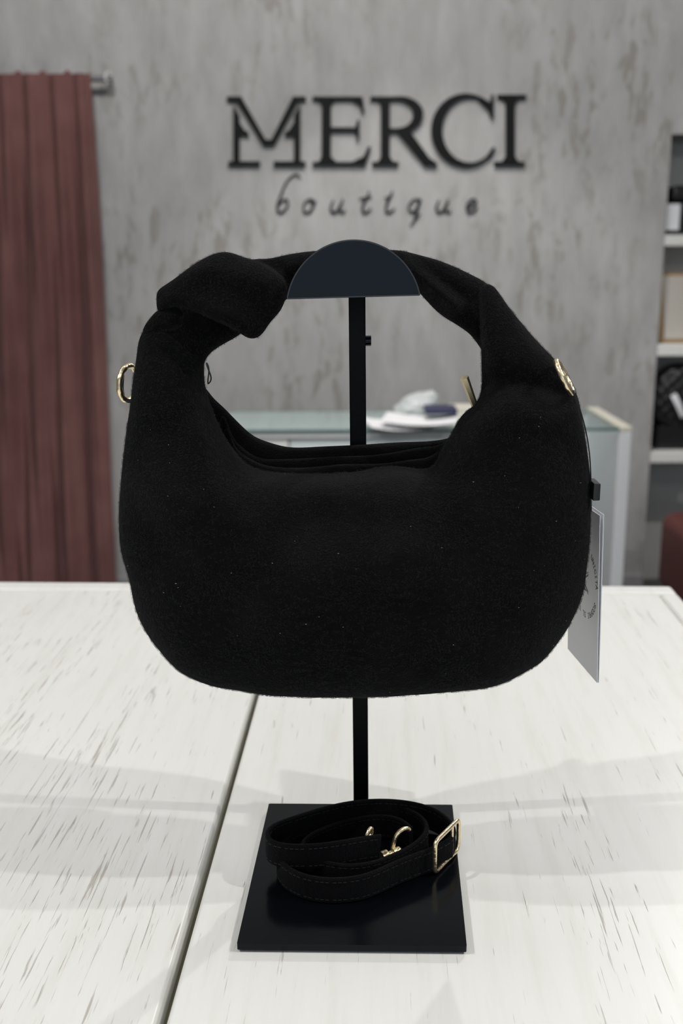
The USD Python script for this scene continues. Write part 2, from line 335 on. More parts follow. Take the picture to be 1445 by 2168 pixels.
# ------------------------------------------------------------------ the bag stand
PT = 0.0035; PZ = TZ + 0.0015 + PT         # top of the base plate
stand = thing('bag_display_stand', 'black metal bag stand with square base plate, upright bar and half-round top', 'display stand', loc=(0, 0, TZ))
C = [ground(*q, PZ)[:2] for q in ((499.5, 1999), (989, 2004), (958, 1703), (568, 1700.5))]
pl = Polygon(C).buffer(-.0012).buffer(.0012)
e = extrude(pl.buffer(-.0003), PT); e.apply_translation([0, 0, PZ - PT])
part('base_plate', e, M_metal_black, stand, smooth=False)
part('foot_pad', extrude(pl.buffer(-.004), .0015).apply_translation([0, 0, TZ]), M_plastic, stand, smooth=False)
PW = .0047
ptop = at(755, 640, -.002); pbot = ground(760, 1712, PZ)
px0 = (ptop[0], ptop[2] + .012)
bar = rbx(-PW, PW, -PW, PW, 0, 1, .0006); v = np.array(bar.vertices)
# the bar leans very slightly, as in the photograph
h_ = px0[1] - PZ
v[:, 2] = np.clip((v[:, 2]), 0, 1) * h_
v[:, 0] += .0005 + (px0[0] - .0005) * v[:, 2] / h_; v[:, 2] += PZ
part('upright_bar', trimesh.Trimesh(v, bar.faces, process=False), M_pole, stand)
kn = trimesh.creation.cylinder(.003, .008, sections=16); kn.apply_transform(trimesh.transformations.rotation_matrix(math.pi / 2, [0, 1, 0])); kp = at(774, 722, 0); kn.apply_translation([kp[0] - .001, 0.001, kp[2]])
part('clamp_screw', kn, M_metal_black, stand)
# half-round front plate
FY = -.060
A = [at(*q, FY) for q in ((606, 634), (890, 626))]; top = at(747, 507, FY)
ex = A[1] - A[0]; wd = np.linalg.norm(ex); ex /= wd; ey = np.cross([0, -1, 0], ex) * -1; ey = np.array([-ex[2], 0, ex[0]])
hh = (top - A[0]) @ ey; R = (hh * hh + wd * wd / 4) / (2 * hh); cx, cy = wd / 2, hh - R
seg = Point(cx, cy).buffer(R, 64).intersection(sbox(-1, 0, 1, 1)).buffer(-.0008).buffer(.0008)
e = extrude(seg, .0025)
part('front_plate', frame_of(e, A[0] + np.array([0, .0025, 0]), ex, ey, (0, -1, 0)), M_metal_black, stand, smooth=False)
ring_ = seg.buffer(-.0001).difference(seg.buffer(-.0007))
part('plate_rim', frame_of(extrude(ring_, .0004), A[0] + np.array([0, .0003, 0]), ex, ey, (0, -1, 0)), M_edge, stand, smooth=False)
# saddle that carries the handle, behind the plate
cz = A[0] + ex * cx + ey * (cy)
sad = Point(cx, cy).buffer(R - .018, 48).difference(Point(cx, cy).buffer(R - .0205, 48)).intersection(sbox(-1, 0, 1, 1))
part('saddle', frame_of(extrude(sad, .062), A[0] + np.array([0, .0645, 0]), ex, ey, (0, -1, 0)), M_metal_black, stand, smooth=40)

# ------------------------------------------------------------------ the bag
Z0 = TZ + .12; SL = .15; BY = -.066
def bag_y(x, z, off=0): return BY + off + SL * (z - Z0)
def bag_out(pts, off=0): 
    q = np.array([at(px, py, BY + off, SL, Z0) for px, py in pts]); return q[:, [0, 2]]
def bxz(px, py): p = at(px, py, BY - .03, SL, Z0); return p[0], p[2]
def seg_d(x, z, P):                         # distance from points to a polyline
    d = np.full(np.shape(x), 1e9)
    for a, b in zip(P[:-1], P[1:]):
        a, b = np.array(a), np.array(b); ab = b - a; t = np.clip(((x - a[0]) * ab[0] + (z - a[1]) * ab[1]) / (ab @ ab), 0, 1)
        d = np.minimum(d, np.hypot(x - a[0] - t * ab[0], z - a[1] - t * ab[1]))
    return d
def folds(lines):                           # [(pixels, height, width)]: ridges (+) and creases (-)
    L = [([bxz(*p) for p in ps], h, w) for ps, h, w in lines]
    def f(x, z):
        q = np.stack([x * 30, z * 30, 0 * x], -1); r = (meshkit.fbm(q, 3, 5) - .5) * .006
        for P, h, w in L: r = r + h * np.exp(-(seg_d(x, z, P) / w) ** 2)
        return r
    return f
bag = thing('handbag', 'black suede hobo handbag with a knotted handle hanging on the stand', 'handbag', loc=(0, BY, TZ + .1))
body_px = [(300, 706), (291, 745), (284, 795), (278, 850), (271, 900), (265, 950), (260, 1000), (257, 1050), (257, 1090), (261, 1140), (269, 1180), (279, 1212), (284, 1243), (291, 1277), (304, 1311), (321, 1341), (346, 1373), (373, 1403), (380, 1409), (388, 1414), (441, 1438), (500, 1449), (560, 1456), (640, 1459), (720, 1460), (800, 1459), (880, 1457), (960, 1450), (1030, 1440), (1066, 1431), (1098, 1413), (1129, 1399), (1137, 1394), (1144, 1386), (1159, 1368), (1187, 1334), (1207, 1296), (1226, 1248), (1238, 1180), (1244, 1130), (1246, 1080), (1245, 1030), (1241, 980), (1236, 930), (1228, 880), (1218, 832), (1203, 800), (1180, 768), (1150, 737), (1110, 692), (1075, 648), (1054, 618), (1036, 602), (1020, 606), (1014, 640), (1015, 690), (1018, 735), (1019, 780), (1018, 830), (1008, 856), (985, 874), (965, 902), (948, 935), (930, 968), (915, 992), (890, 996), (857, 991), (811, 991), (774, 998), (697, 1006), (605, 1006), (551, 999), (527, 990), (491, 953), (470, 918), (452, 875), (440, 840), (432, 800), (430, 765), (400, 725), (370, 705), (335, 695), (312, 694)]
body_bump = folds([
    ([(1025, 838), (1080, 818), (1130, 822), (1180, 838)], -.009, .007), ([(1050, 870), (1120, 862), (1190, 890)], .003, .011),
    ([(380, 720), (425, 800), (440, 860), (455, 900)], -.004, .008), ([(470, 945), (490, 1010), (520, 1060)], -.004, .007), ([(430, 930), (455, 1010), (480, 1070)], .003, .010),
    ([(550, 1060), (650, 1022), (760, 1015), (860, 1030)], .005, .012), ([(340, 1020), (385, 1075)], .006, .014), ([(815, 1065), (840, 1130)], .007, .017), ([(640, 1110), (740, 1100)], -.004, .014), ([(560, 1170), (700, 1180), (900, 1170)], .005, .014),
    ([(1018, 660), (1020, 730), (1024, 780)], .003, .006), ([(930, 1000), (960, 1020), (1010, 1010)], -.003, .010),
    ([(300, 1180), (500, 1260), (800, 1275), (1100, 1250)], .004, .03)])
body = pillow(bag_out(body_px), lambda x, z: bag_y(x, z), T=.050, back=.84, bump=body_bump, res=.0022)
P_body = part('body', body, M_suede, bag, smooth=True)
hand_px = [(530, 552), (560, 548), (600, 541), (650, 533), (700, 530), (760, 529), (820, 529), (850, 531), (880, 538), (920, 549), (960, 564), (1000, 583), (1033, 603), (1058, 634), (1075, 680), (1065, 740), (1035, 755), (1015, 735), (999, 713), (970, 690), (930, 664), (894, 627), (868, 603), (830, 588), (760, 582), (690, 585), (640, 598), (610, 630), (570, 650), (530, 620), (515, 580)]
handle = pillow(bag_out(hand_px, .008), lambda x, z: bag_y(x, z, .008), T=.016, k=1.2, back=.8, bump=folds([([(875, 565), (920, 605), (975, 655)], .0065, .0038), ([(890, 560), (950, 600), (1010, 640)], -.003, .004), ([(560, 556), (600, 580), (615, 600)], -.004, .004), ([(580, 590), (620, 560), (660, 545)], .003, .004)]))
P_handle = part('handle', handle, M_suede, bag, smooth=True)
wrap_px = [(312, 692), (322, 668), (348, 648), (400, 620), (470, 640), (530, 680), (512, 704), (470, 730), (434, 764), (425, 800), (400, 820), (350, 790), (318, 730)]
wrap = pillow(bag_out(wrap_px, .004), lambda x, z: bag_y(x, z, .004), T=.018, k=1.0, bump=folds([]))
part('knot_core', wrap, M_suede, bag, smooth=True)
col_px = [(302, 706), (305, 692), (322, 670), (348, 653), (376, 652), (388, 668), (378, 692), (345, 700), (320, 706)]
part('knot_fold', pillow(bag_out(col_px, -.016), lambda x, z: bag_y(x, z, -.016), T=.010, k=1.0, bump=folds([])), M_suede, bag, smooth=True)
knot_px = [(331, 640), (333, 618), (350, 603), (380, 582), (410, 560), (440, 543), (468, 534), (492, 536), (520, 546), (550, 554), (580, 572), (602, 592), (607, 610), (604, 632), (594, 656), (570, 685), (547, 713), (534, 717), (516, 711), (503, 702), (480, 690), (440, 672), (405, 656), (380, 649), (358, 655), (341, 664), (333, 655)]
knot = pillow(bag_out(knot_px, -.016), lambda x, z: bag_y(x, z, -.016), T=.024, k=1.15, back=1.1, bump=folds([([(400, 572), (450, 570), (500, 580), (560, 600)], .003, .006), ([(350, 640), (420, 650), (500, 690)], .002, .004), ([(480, 590), (540, 640), (560, 680)], -.003, .010)]))
P_knot = part('handle_knot', knot, M_suede, bag, smooth=True)
# the layered lips of the opening
def lip(name, topline, low, off, T, m=M_suede):
    t_ = [tuple(p) for p in topline]; b_ = [(min(max(px, 462), 975), py + low) for px, py in topline[::-1]]
    pts = t_ + [(t_[-1][0] + 6, t_[-1][1] + low * .4)] + b_ + [(t_[0][0] - 6, t_[0][1] + low * .4)]
    return part(name, pillow(bag_out(pts, off), lambda x, z: bag_y(x, z, off), T=T, k=1.2), m, bag, smooth=True)
lip('zipper_tape', [(478, 905), (496, 940), (520, 965), (545, 979), (605, 990), (660, 989), (720, 983), (811, 981), (880, 972), (922, 958), (950, 935)], 40, .014, .004)
lip('zipper_tape', [(470, 880), (490, 918), (510, 945), (546, 968), (590, 972), (628, 971), (720, 966), (811, 961), (902, 946), (945, 932), (965, 915)], 42, .022, .004)
lip('back_panel', [(432, 820), (447, 837), (468, 858), (491, 881), (515, 905), (537, 923), (570, 937), (605, 946), (670, 946), (738, 943), (774, 941), (857, 936), (943, 929), (970, 915), (990, 890)], 110, .032, .006)
# the nap: short fibres all over the suede, and a little pale lint
def fur(prims, n, seed, lo, hi, width, lay):
    r = np.random.default_rng(seed); P_, N_ = [], []
    ms = []
    for p in prims:
        g = UsdGeom.Mesh(p); ms.append(trimesh.Trimesh(np.array(g.GetPointsAttr().Get()), np.array(g.GetFaceVertexIndicesAttr().Get()).reshape(-1, 3), process=False))
    tot = sum(q.area for q in ms)
    for q in ms:
        k = int(n * q.area / tot); fi = r.choice(len(q.faces), k, p=q.area_faces / q.area); tri = q.triangles[fi]
        a, b = r.random(k), r.random(k); fl = a + b > 1; a[fl], b[fl] = 1 - a[fl], 1 - b[fl]
        P_.append(tri[:, 0] + a[:, None] * (tri[:, 1] - tri[:, 0]) + b[:, None] * (tri[:, 2] - tri[:, 0])); N_.append(q.face_normals[fi])
    P, N = np.vstack(P_), np.vstack(N_)
    keep = meshkit.fbm(P * 420, 2, 9) + .5 * meshkit.noise(P * 60, 8) > .70; P, N = P[keep], N[keep]
    w = meshkit.noise(P * 90, 3)[:, None] * 4 + meshkit.noise(P * 25, 4)[:, None] * 3
    d = np.concatenate([np.cos(w * 2) * .9, r.normal(0, .5, (len(P), 1)), -.5 + np.sin(w * 2) * .8], 1) + r.normal(0, .45, P.shape)
    d -= N * (d * N).sum(1, keepdims=True); d /= np.linalg.norm(d, axis=1, keepdims=True) + 1e-9
    L = (lo + (hi - lo) * r.random(len(P)))[:, None]; ly = lay + .25 * r.random((len(P), 1))
    mid = P + L * .5 * (N * .8 + d * .5); tip = P + L * (N * (1 - ly) + d * ly * 1.2)
    return np.stack([P - N * .0001, mid, tip], 1)
def curves(name, H, width, m_, parent, label=None):
    c = UsdGeom.BasisCurves.Define(stage, path_of(name, parent)); c.CreateTypeAttr('linear'); c.CreateCurveVertexCountsAttr(Vt.IntArray.FromNumpy(np.full(len(H), H.shape[1], np.int32)))
    c.CreatePointsAttr(Vt.Vec3fArray.FromNumpy(H.reshape(-1, 3).astype(np.float32))); ww = np.tile(np.linspace(1, .45, H.shape[1]) * width, len(H)).astype(np.float32)
    c.CreateWidthsAttr(Vt.FloatArray.FromNumpy(ww)); c.SetWidthsInterpolation('vertex')
    UsdShade.MaterialBindingAPI.Apply(c.GetPrim()).Bind(m_); c.GetPrim().SetCustomDataByKey('kind', 'stuff')
    if label: c.GetPrim().SetCustomDataByKey('label', label)
    return c.GetPrim()
M_nap = plain('black_nap', (.027, .0268, .0268), .7, specular_ior_level=.25)
napped = [stage.GetPrimAtPath(P_body.GetParent().GetPath().AppendChild(n)) for n in ('body', 'handle', 'knot_core', 'knot_fold', 'handle_knot')]
curves('nap', fur(napped, 190000, 11, .0007, .0018, .00006, .5), .00007, M_nap, bag, 'short black suede fibres')
lr = np.random.default_rng(5); bm = trimesh.Trimesh(np.array(UsdGeom.Mesh(P_body).GetPointsAttr().Get()), np.array(UsdGeom.Mesh(P_body).GetFaceVertexIndicesAttr().Get()).reshape(-1, 3), process=False)
lint = []
for c_, n_ in zip(bm.triangles_center[lr.choice(len(bm.faces), 130, p=bm.area_faces / bm.area)], range(130)):
    o_ = trimesh.creation.icosphere(0, .00012 + .00010 * lr.random()); o_.apply_scale([1 + lr.random() * 1.5, 1, 1]); o_.apply_translation(c_ + [0, -.0009 if c_[1] < 0 else .0009, 0]); lint.append(o_)
part('lint', cat_(lint), plain('pale_lint', (.30, .29, .27), .8), bag, smooth=False, kind='stuff', world=False, label='tiny pale lint specks')
# zipper pull
a, b = at(982, 799, BY + .02), at(1004, 858, BY + .026)
ax = (b - a) / np.linalg.norm(b - a); sd = np.cross(ax, [0, 1, 0]); L = np.linalg.norm(b - a)
hx = trimesh.creation.cylinder(1.0, L, sections=6); v = np.array(hx.vertices); kz = .5 + v[:, 2] / L
v[:, :2] *= (.0025 - .0006 * kz)[:, None]; v[:, 2] += L / 2; ca_, sa_ = math.cos(.08), math.sin(.08)
hx = trimesh.Trimesh(np.stack([v[:, 0] * ca_ - v[:, 1] * sa_, v[:, 0] * sa_ + v[:, 1] * ca_, v[:, 2]], 1), hx.faces, process=False)
zp = frame_of(hx, a, sd, np.cross(ax, sd), ax)
pull = part('zipper_pull', zp, plain('satin_gold', (.95, .82, .55), .42, 1.0), bag, smooth=20, label='pale gold zip pull bar')
# rings at both sides
def oval_ring(c, ax_long, ax_short, a, b, r):
    t = np.linspace(0, 2 * np.pi, 40, endpoint=False)
    P = np.asarray(c) + np.cos(t)[:, None] * a * np.asarray(ax_long) + np.sin(t)[:, None] * b * np.asarray(ax_short)
    return tube(P, r * (1 + .10 * np.sin(t * 9)), 10, True)
c = at(272, 811, BY + .028); sh = np.array([.34, .94, 0])
part('side_ring', oval_ring(c, (.05, 0, 1), sh, .0092, .0095, .0016), M_gold, bag, label='hammered pale gold ring')
part('ring_loop', tube(spline([c + np.array([-.0022, -.004, .008]), c + np.array([-.0030, -.004, 0]), c + np.array([-.0018, -.004, -.008]), c + np.array([.004, -.003, -.009])], 20), .0012, 8), M_thread, bag)
c = at(1194, 799, BY + .005); lg = np.array([.50, 0, -.86]); sh = np.array([.16, .97, .18])
part('side_ring', oval_ring(c, lg, sh, .0090, .0080, .0016), M_gold, bag, label='hammered pale gold ring')
a_ = at(437, 768, BY + .01)
part('loose_thread', cat_([tube(spline([a_, a_ + np.array([.0012, -.001, -.004]), a_ + np.array([.0022 * s, -.001, -.008]), a_ + np.array([.0004, 0, -.011])], 14), .0004, 6) for s in (1, .3)]), M_thread, bag)

# ------------------------------------------------------------------ price tag hanging from the bag
tag = thing('hang_tag', 'white folded card tag with grey round lettering hanging at the right side of the bag', 'tag', loc=(.13, -.05, TZ + .1))
st_px = [(1212, 826), (1224, 870), (1236, 925), (1245, 985), (1249, 1030), (1251, 1082)]
s1 = spline([at(px, py, BY - .012 + .004 * i) for i, (px, py) in enumerate(st_px)], 40)
s2 = spline([at(px + dx, py, BY - .012 + .004 * i) for i, ((px, py), dx) in enumerate(zip(st_px, (0, 4, 6, 4, 1, -2)))], 40)
part('string', tube(s1, .00035, 6), M_thread, tag); part('string', tube(s2, .00035, 6), M_thread, tag)
k0 = at(1252, 1033, BY + .006)
part('seal_clip', rbx(k0[0] - .0016, k0[0] + .0022, k0[1] - .010, k0[1] + .004, k0[2] - .0048, k0[2] + .0045, .0006), M_plastic, tag, label='black plastic seal on the string')
YN, YF = -.058, -.058 + .053
n1, n0 = at(1269, 1092, YN), at(1263, 1446, YN)
fdir = at(1201, 1374, YF) - n0; wt = np.linalg.norm(fdir); fdir /= wt
updir = (n1 - n0); ht = np.linalg.norm(updir); updir /= ht
fdir = fdir - updir * (fdir @ updir); fdir /= np.linalg.norm(fdir)
nrm = np.cross(fdir, updir)
if nrm @ (CAM - n0) < 0: nrm = -nrm
def on_tag(mesh, lift=0.0): return frame_of(mesh, n0 + nrm * lift, fdir, updir, nrm)
card = extrude(sbox(0, 0, wt, ht), .0004)
leaf = part('card_leaf', on_tag(card, -.0004), M_card, tag, smooth=False)
# second leaf behind, splayed open a little at the top
n1b = at(1276, 1094, YN + .002); up2 = n1b - (n0 - nrm * .0006); up2 /= np.linalg.norm(up2); nr2 = np.cross(fdir, up2); nr2 = nr2 if nr2 @ nrm > 0 else -nr2
part('card_leaf', frame_of(extrude(sbox(0, 0, wt, ht), .0004), n0 - nrm * .0012, fdir, up2, nr2), M_card, tag, smooth=False)
# round lettering: x runs to the far side on the card, so the letters are laid out mirrored in x
cc = np.array([.435 * wt, .55 * ht]); RR = .0186
def letter_on_tag(mesh, x, y, ang):
    v = np.array(mesh.vertices); v[:, 0] *= 1; c_, s_ = math.cos(ang), math.sin(ang)
    # right-reading axes on the card: reading direction = -fdir
    X, Y_ = v[:, 0] * c_ - v[:, 1] * s_, v[:, 0] * s_ + v[:, 1] * c_
    q = trimesh.Trimesh(np.stack([-(X) + x, Y_ + y, v[:, 2]], 1), mesh.faces[:, ::-1], process=False)
    return on_tag(q, .00002)
txt = 'A UNICIT\u00c0   SCOPRI IL TUO STIL'
g_ = []
for i, ch in enumerate(txt):
    if ch == ' ': continue
    tm = meshkit.text_mesh(ch, .0031, .00005, bold=True); tm.apply_translation([-(tm.bounds[0][0] + tm.bounds[1][0]) / 2, 0, 0])
    an = math.radians(72 - i * 8.3)           # around the circle, clockwise as read
    g_.append(letter_on_tag(tm, cc[0] - RR * math.cos(an), cc[1] + RR * math.sin(an), an - math.pi / 2))
part('lettering', cat_(g_), M_ink, leaf, smooth=False, label='grey capital letters set in a circle')

_Poly = Polygon
def Polygon(*a): return _Poly(*a).buffer(0)
def m_logo():
    V = Polygon([(82, 92), (143, 92), (246, 274), (270, 274), (362, 92), (415, 92), (415, 110), (385, 110), (283, 298), (236, 298), (122, 110), (82, 110)])
    Lp = union_all([Polygon([(110, 128), (135, 172), (135, 366), (110, 366)]), sbox(135, 238, 172, 256), Polygon([(135, 200), (176, 262), (160, 256), (135, 250)]), Polygon([(88, 366), (222, 366), (222, 336), (214, 336), (206, 362), (222, 382), (222, 384), (88, 384)]), sbox(88, 366, 222, 384)])
    Rp = affinity.scale(Lp, -1, 1, origin=(249, 0)); Rp = affinity.translate(Rp, 4, 0)
    gapV = V.buffer(7, join_style=2)
    return union_all([V, Lp.difference(gapV), Rp.difference(gapV)])
mono = affinity.scale(affinity.translate(m_logo(), -249, -238), .00004, -.00004, origin=(0, 0))
em = extrude(mono, .00005)
v_ = np.array(em.vertices); em = trimesh.Trimesh(np.stack([v_[:, 1], -v_[:, 0], v_[:, 2]], 1), em.faces, process=False)   # turned a quarter clockwise
part('monogram', letter_on_tag(em, cc[0], cc[1], 0), M_ink, leaf, smooth=False, label='grey serif M turned on its side')

# ------------------------------------------------------------------ shoulder strap coiled on the base plate
strap = thing('shoulder_strap', 'black suede shoulder strap coiled on the base plate, with pale gold fittings', 'strap', loc=(0, -.06, PZ))
SH = .0150
seq = [(803, 1767, .030), (765, 1773, .031), (726, 1778, .031), (667, 1786, .031), (612, 1786, .031), (575, 1779, .031), (561, 1765, .031), (575, 1749, .031), (620, 1728, .031), (700, 1706, .030), (780, 1694, .028), (850, 1693, .025), (905, 1706, .0215), (945, 1735, .0195), (962, 1765, .0185), (948, 1784, .0182), (916, 1797, .018), (845, 1829, .018), (766, 1860, .018), (691, 1866, .018), (630, 1855, .0175), (594, 1830, .0165), (592, 1803, .0165), (622, 1776, .0165), (690, 1742, .017), (760, 1722, .0175), (825, 1714, .018), (875, 1724, .018), (902, 1748, .018), (893, 1776, .018), (850, 1806, .018), (780, 1834, .018), (710, 1838, .017), (650, 1818, .0165), (640, 1793, .0165), (690, 1762, .017), (750, 1739, .018), (815, 1729, .019), (855, 1737, .021), (868, 1752, .022)]
SP = np.array([np.append(ground(px, py, PZ - .005 + zt)[:2], PZ - .005 + zt - SH / 2) for px, py, zt in seq])
SP[:, 2] = np.maximum(SP[:, 2], PZ + SH / 2 + .0004)
SC = spline(SP, 500, s=2e-5)
SC[:, 2] = np.maximum(SC[:, 2], PZ + SH / 2 + .0003)
band = part('band', ribbon(SC, (0, 0, 1), SH, .0026), M_strap, strap, smooth=40)
# stitches along both edges
dS = np.r_[0, np.cumsum(np.linalg.norm(np.diff(SC, axis=0), axis=1))]; tS = np.gradient(SC, axis=0); tS /= np.linalg.norm(tS, axis=1, keepdims=True); sS = np.cross(tS, [0, 0, 1.0])
st = []
for s_ in np.arange(.002, dS[-1] - .002, .0032):
    i = int(np.searchsorted(dS, s_))
    for sgn in (-1, 1):
        for hz in (-1, 1):
            b_ = trimesh.creation.box([.0019, .0003, .0004]); M4 = np.eye(4); M4[:3, 0] = tS[i]; M4[:3, 1] = sS[i]; M4[:3, 2] = np.cross(tS[i], sS[i]); M4[:3, 3] = SC[i] + sS[i] * sgn * .00135 + np.array([0, 0, hz * (SH / 2 - .0022)])
            b_.apply_transform(M4); st.append(b_)
part('stitching', cat_(st), plain('dark_thread', (.0095, .0095, .0105), .7), band, smooth=False, kind='stuff')
# slider buckle at the right
def rect_ring(c, U, V, a, b, r, corner=.003):
    pr = sbox(-a, -b, a, b).buffer(-corner).buffer(corner, 6).exterior
    P = np.array([pr.interpolate(t * pr.length).coords[0] for t in np.linspace(0, 1, 56, endpoint=False)])
    return tube(np.asarray(c) + P[:, :1] * np.asarray(U) + P[:, 1:] * np.asarray(V), r, 10, True)
b1 = np.array([*ground(921, 1792, PZ + .0175)[:2], PZ + .0093]); b2 = np.array([*ground(962, 1757, PZ + .019)[:2], PZ + .012])
b2 = b2 + np.array([.002, .0075, 0]); U = b2 - b1; U[2] = 0; lu = np.linalg.norm(U); U /= lu; cb = (b1 + b2) / 2 + np.array([.0004, -.0012, .0012]) 
part('slider_buckle', rect_ring(cb, U, (0, 0, 1), lu / 2 + .0015, .0098, .0013), M_gold, strap, label='pale gold rectangular slider buckle')
cb2 = cb + U * .006
part('buckle_bar', tube(np.array([cb2 + np.array([0, 0, -.0095]), cb2 + np.array([0, 0, .0095])]), .0011, 10), M_gold, strap)
# snap hook: ring, swivel and barrel
rc = ground(848, 1776, PZ + .012)
rt = spline([ground(866, 1757, PZ + .020), ground(855, 1755, PZ + .022), ground(843, 1763, PZ + .021), ground(835, 1778, PZ + .017), ground(831, 1795, PZ + .0125)], 24)
part('end_ring', tube(rt, .0013, 10), M_gold, strap, label='pale gold curved end ring')
h1, h2 = ground(808, 1815, PZ + .0105), ground(848, 1799, PZ + .0115)
def lathe_between(a, b, prof, sec=18):
    d = b - a; L = np.linalg.norm(d); d /= L; prof = np.array(prof, float); prof[:, 1] *= L
    m_ = trimesh.creation.revolve(prof, sections=sec); x = np.cross(d, [0, 0, 1.0]); x /= np.linalg.norm(x)
    return frame_of(m_, a, x, np.cross(d, x), d)
part('snap_hook', lathe_between(h1, h2, [(0, 0), (.0030, 0), (.0034, .06), (.0034, .28), (.0026, .34), (.0018, .38), (.0018, .5), (.0026, .53), (.0031, .58), (.0031, .70), (.0020, .74), (.0024, .78), (.0024, .92), (.0015, 1), (0, 1)]), M_gold, strap, smooth=35, label='pale gold swivel snap hook')
e0 = ground(781, 1766, PZ + .024)
part('rivet_ring', oval_ring(e0, (.15, .1, .98), (.5, .85, 0), .0032, .0030, .0011), M_gold, strap, label='small pale gold ring at the strap end')

# ------------------------------------------------------------------ the sign on the wall
def crop_wall(x, y, lift=.0): return at(440 + x * .49827, 160 + y * .49827, WY - lift)
O = crop_wall(0, 0); EX = crop_wall(1445, 0) - O; SX = np.linalg.norm(EX) / 1445; EY = crop_wall(0, 682) - O; SY = np.linalg.norm(EY) / 682
def sign_part(poly, name, m_, parent, depth=.018):
    e = extrude(poly, depth); v = np.array(e.vertices)
    w = np.array([at(440 + x * .49827, 160 + y * .49827, WY) for x, y in v[:, :2]]); w[:, 1] = WY - v[:, 2]
    q = trimesh.Trimesh(w, e.faces, process=False)
    if q.volume < 0: q.invert()
    return part(name, q, m_, parent, smooth=False)
def ell(cx, cy, rx, ry): return affinity.scale(Point(cx, cy).buffer(1, 48), rx, ry)
sign = thing('wall_sign', 'large raised black serif capitals mounted on the mottled grey wall', 'sign', loc=(O[0], WY, O[2]))
sign_part(m_logo(), 'letter', M_letter, sign)
def brk(x, y, s, hx, hy): return Polygon([(x, y), (x + s * hx, y), (x, y + hy)])
E_ = union_all([sbox(484, 92, 522, 382), sbox(445, 92, 655, 106), sbox(445, 368, 668, 382), sbox(522, 222, 636, 238), Polygon([(470, 106), (484, 106), (484, 126)]), Polygon([(522, 106), (540, 106), (522, 126)]), Polygon([(470, 368), (484, 368), (484, 346)]), Polygon([(522, 368), (545, 368), (522, 346)]),
    Polygon([(610, 106), (655, 92), (664, 160), (654, 160), (646, 128)]), Polygon([(625, 222), (634, 190), (643, 190), (643, 275), (634, 275), (625, 238)]), Polygon([(612, 368), (660, 345), (680, 302), (692, 306), (668, 382)])])
sign_part(E_, 'letter', M_letter, sign)
bowl = ell(815, 166, 98, 75).union(sbox(760, 92, 815, 241)).difference(ell(808, 166, 62, 58).union(sbox(770, 106, 808, 226)))
R_ = union_all([sbox(734, 92, 771, 382), sbox(690, 92, 800, 106), sbox(697, 368, 808, 382), bowl.intersection(sbox(750, 80, 930, 260)), Polygon([(796, 234), (848, 226), (940, 352), (972, 374), (972, 384), (918, 384)]), Polygon([(720, 106), (734, 106), (734, 126)]), Polygon([(720, 368), (734, 368), (734, 346)]), Polygon([(771, 368), (786, 368), (771, 346)])])
sign_part(R_, 'letter', M_letter, sign)
C_ = ell(1092, 233, 146, 154).difference(ell(1110, 233, 116, 138)).difference(Polygon([(1110, 233), (1189, 120), (1400, 80), (1400, 420), (1202, 322)]))
C_ = union_all([C_, Polygon([(1150, 90), (1196, 116), (1202, 84), (1211, 84), (1211, 184), (1201, 184), (1188, 148), (1150, 112)]), Polygon([(1180, 345), (1208, 304), (1219, 312), (1190, 356)])])
sign_part(C_, 'letter', M_letter, sign)
I_ = union_all([sbox(1262, 84, 1300, 382), sbox(1227, 84, 1348, 99), sbox(1213, 367, 1342, 382)] + [Polygon([(1262 - 16, 99), (1262, 99), (1262, 122)]), Polygon([(1300, 99), (1316, 99), (1300, 122)]), Polygon([(1246, 367), (1262, 367), (1262, 344)]), Polygon([(1300, 367), (1316, 367), (1300, 344)])])
sign_part(I_, 'letter', M_letter, sign)
sub = thing('wall_script', 'thin widely spaced slanted script word beneath the large black capitals', 'sign', loc=(O[0], WY, O[2] - .3))
def stroke(*lines): 
    out = []
    for pts, w0, w1 in lines:
        P = spline(pts, 24) if len(pts) > 3 else np.array([np.array(pts[0]) * (1 - t) + np.array(pts[-1]) * t for t in np.linspace(0, 1, 8)])
        ww = w0 + (w1 - w0) * np.sin(np.linspace(0, math.pi, len(P)))
        out += [LineString([P[i], P[i + 1]]).buffer(max(ww[i] * .78, 2) / 2) for i in range(len(P) - 1)]
    return union_all(out)
def u_(x): return stroke(([(x + 8, 528), (x, 552), (x, 576), (x + 12, 582), (x + 30, 566), (x + 40, 545)], 6, 14), ([(x + 47, 526), (x + 40, 552), (x + 38, 576), (x + 46, 582), (x + 58, 572)], 6, 14))
glyphs = {'letter_b': stroke(([(392, 436), (378, 420), (352, 432), (322, 478), (302, 530), (294, 565), (304, 584), (326, 572), (340, 545), (334, 526), (314, 534), (298, 560)], 7, 12)),
 'letter_o': stroke(([(436, 526), (414, 538), (406, 562), (412, 582), (432, 578), (448, 552), (446, 530), (434, 526), (440, 540), (458, 536)], 7, 13)),
 'letter_u': u_(524),
 'letter_t': stroke(([(684, 492), (668, 530), (656, 564), (660, 582), (676, 580), (690, 566)], 8, 14), ([(644, 524), (692, 516)], 6, 9)),
 'letter_i': stroke(([(782, 492), (768, 525), (756, 560), (760, 582), (774, 580), (790, 566)], 8, 14), ([(752, 520), (780, 514)], 6, 8)),
 'letter_q': stroke(([(898, 528), (874, 528), (856, 548), (852, 570), (866, 582), (886, 564), (902, 528), (886, 580), (872, 620), (862, 636)], 8, 13), ([(862, 636), (876, 612), (900, 588)], 5, 7)),
 'letter_u_': u_(972),
 'letter_e': stroke(([(1098, 566), (1122, 554), (1138, 536), (1128, 526), (1108, 540), (1098, 564), (1104, 582), (1122, 580), (1142, 562)], 7, 13))}
for k, g in glyphs.items(): sign_part(g, 'letter', M_letter_thin, sub, depth=.008)

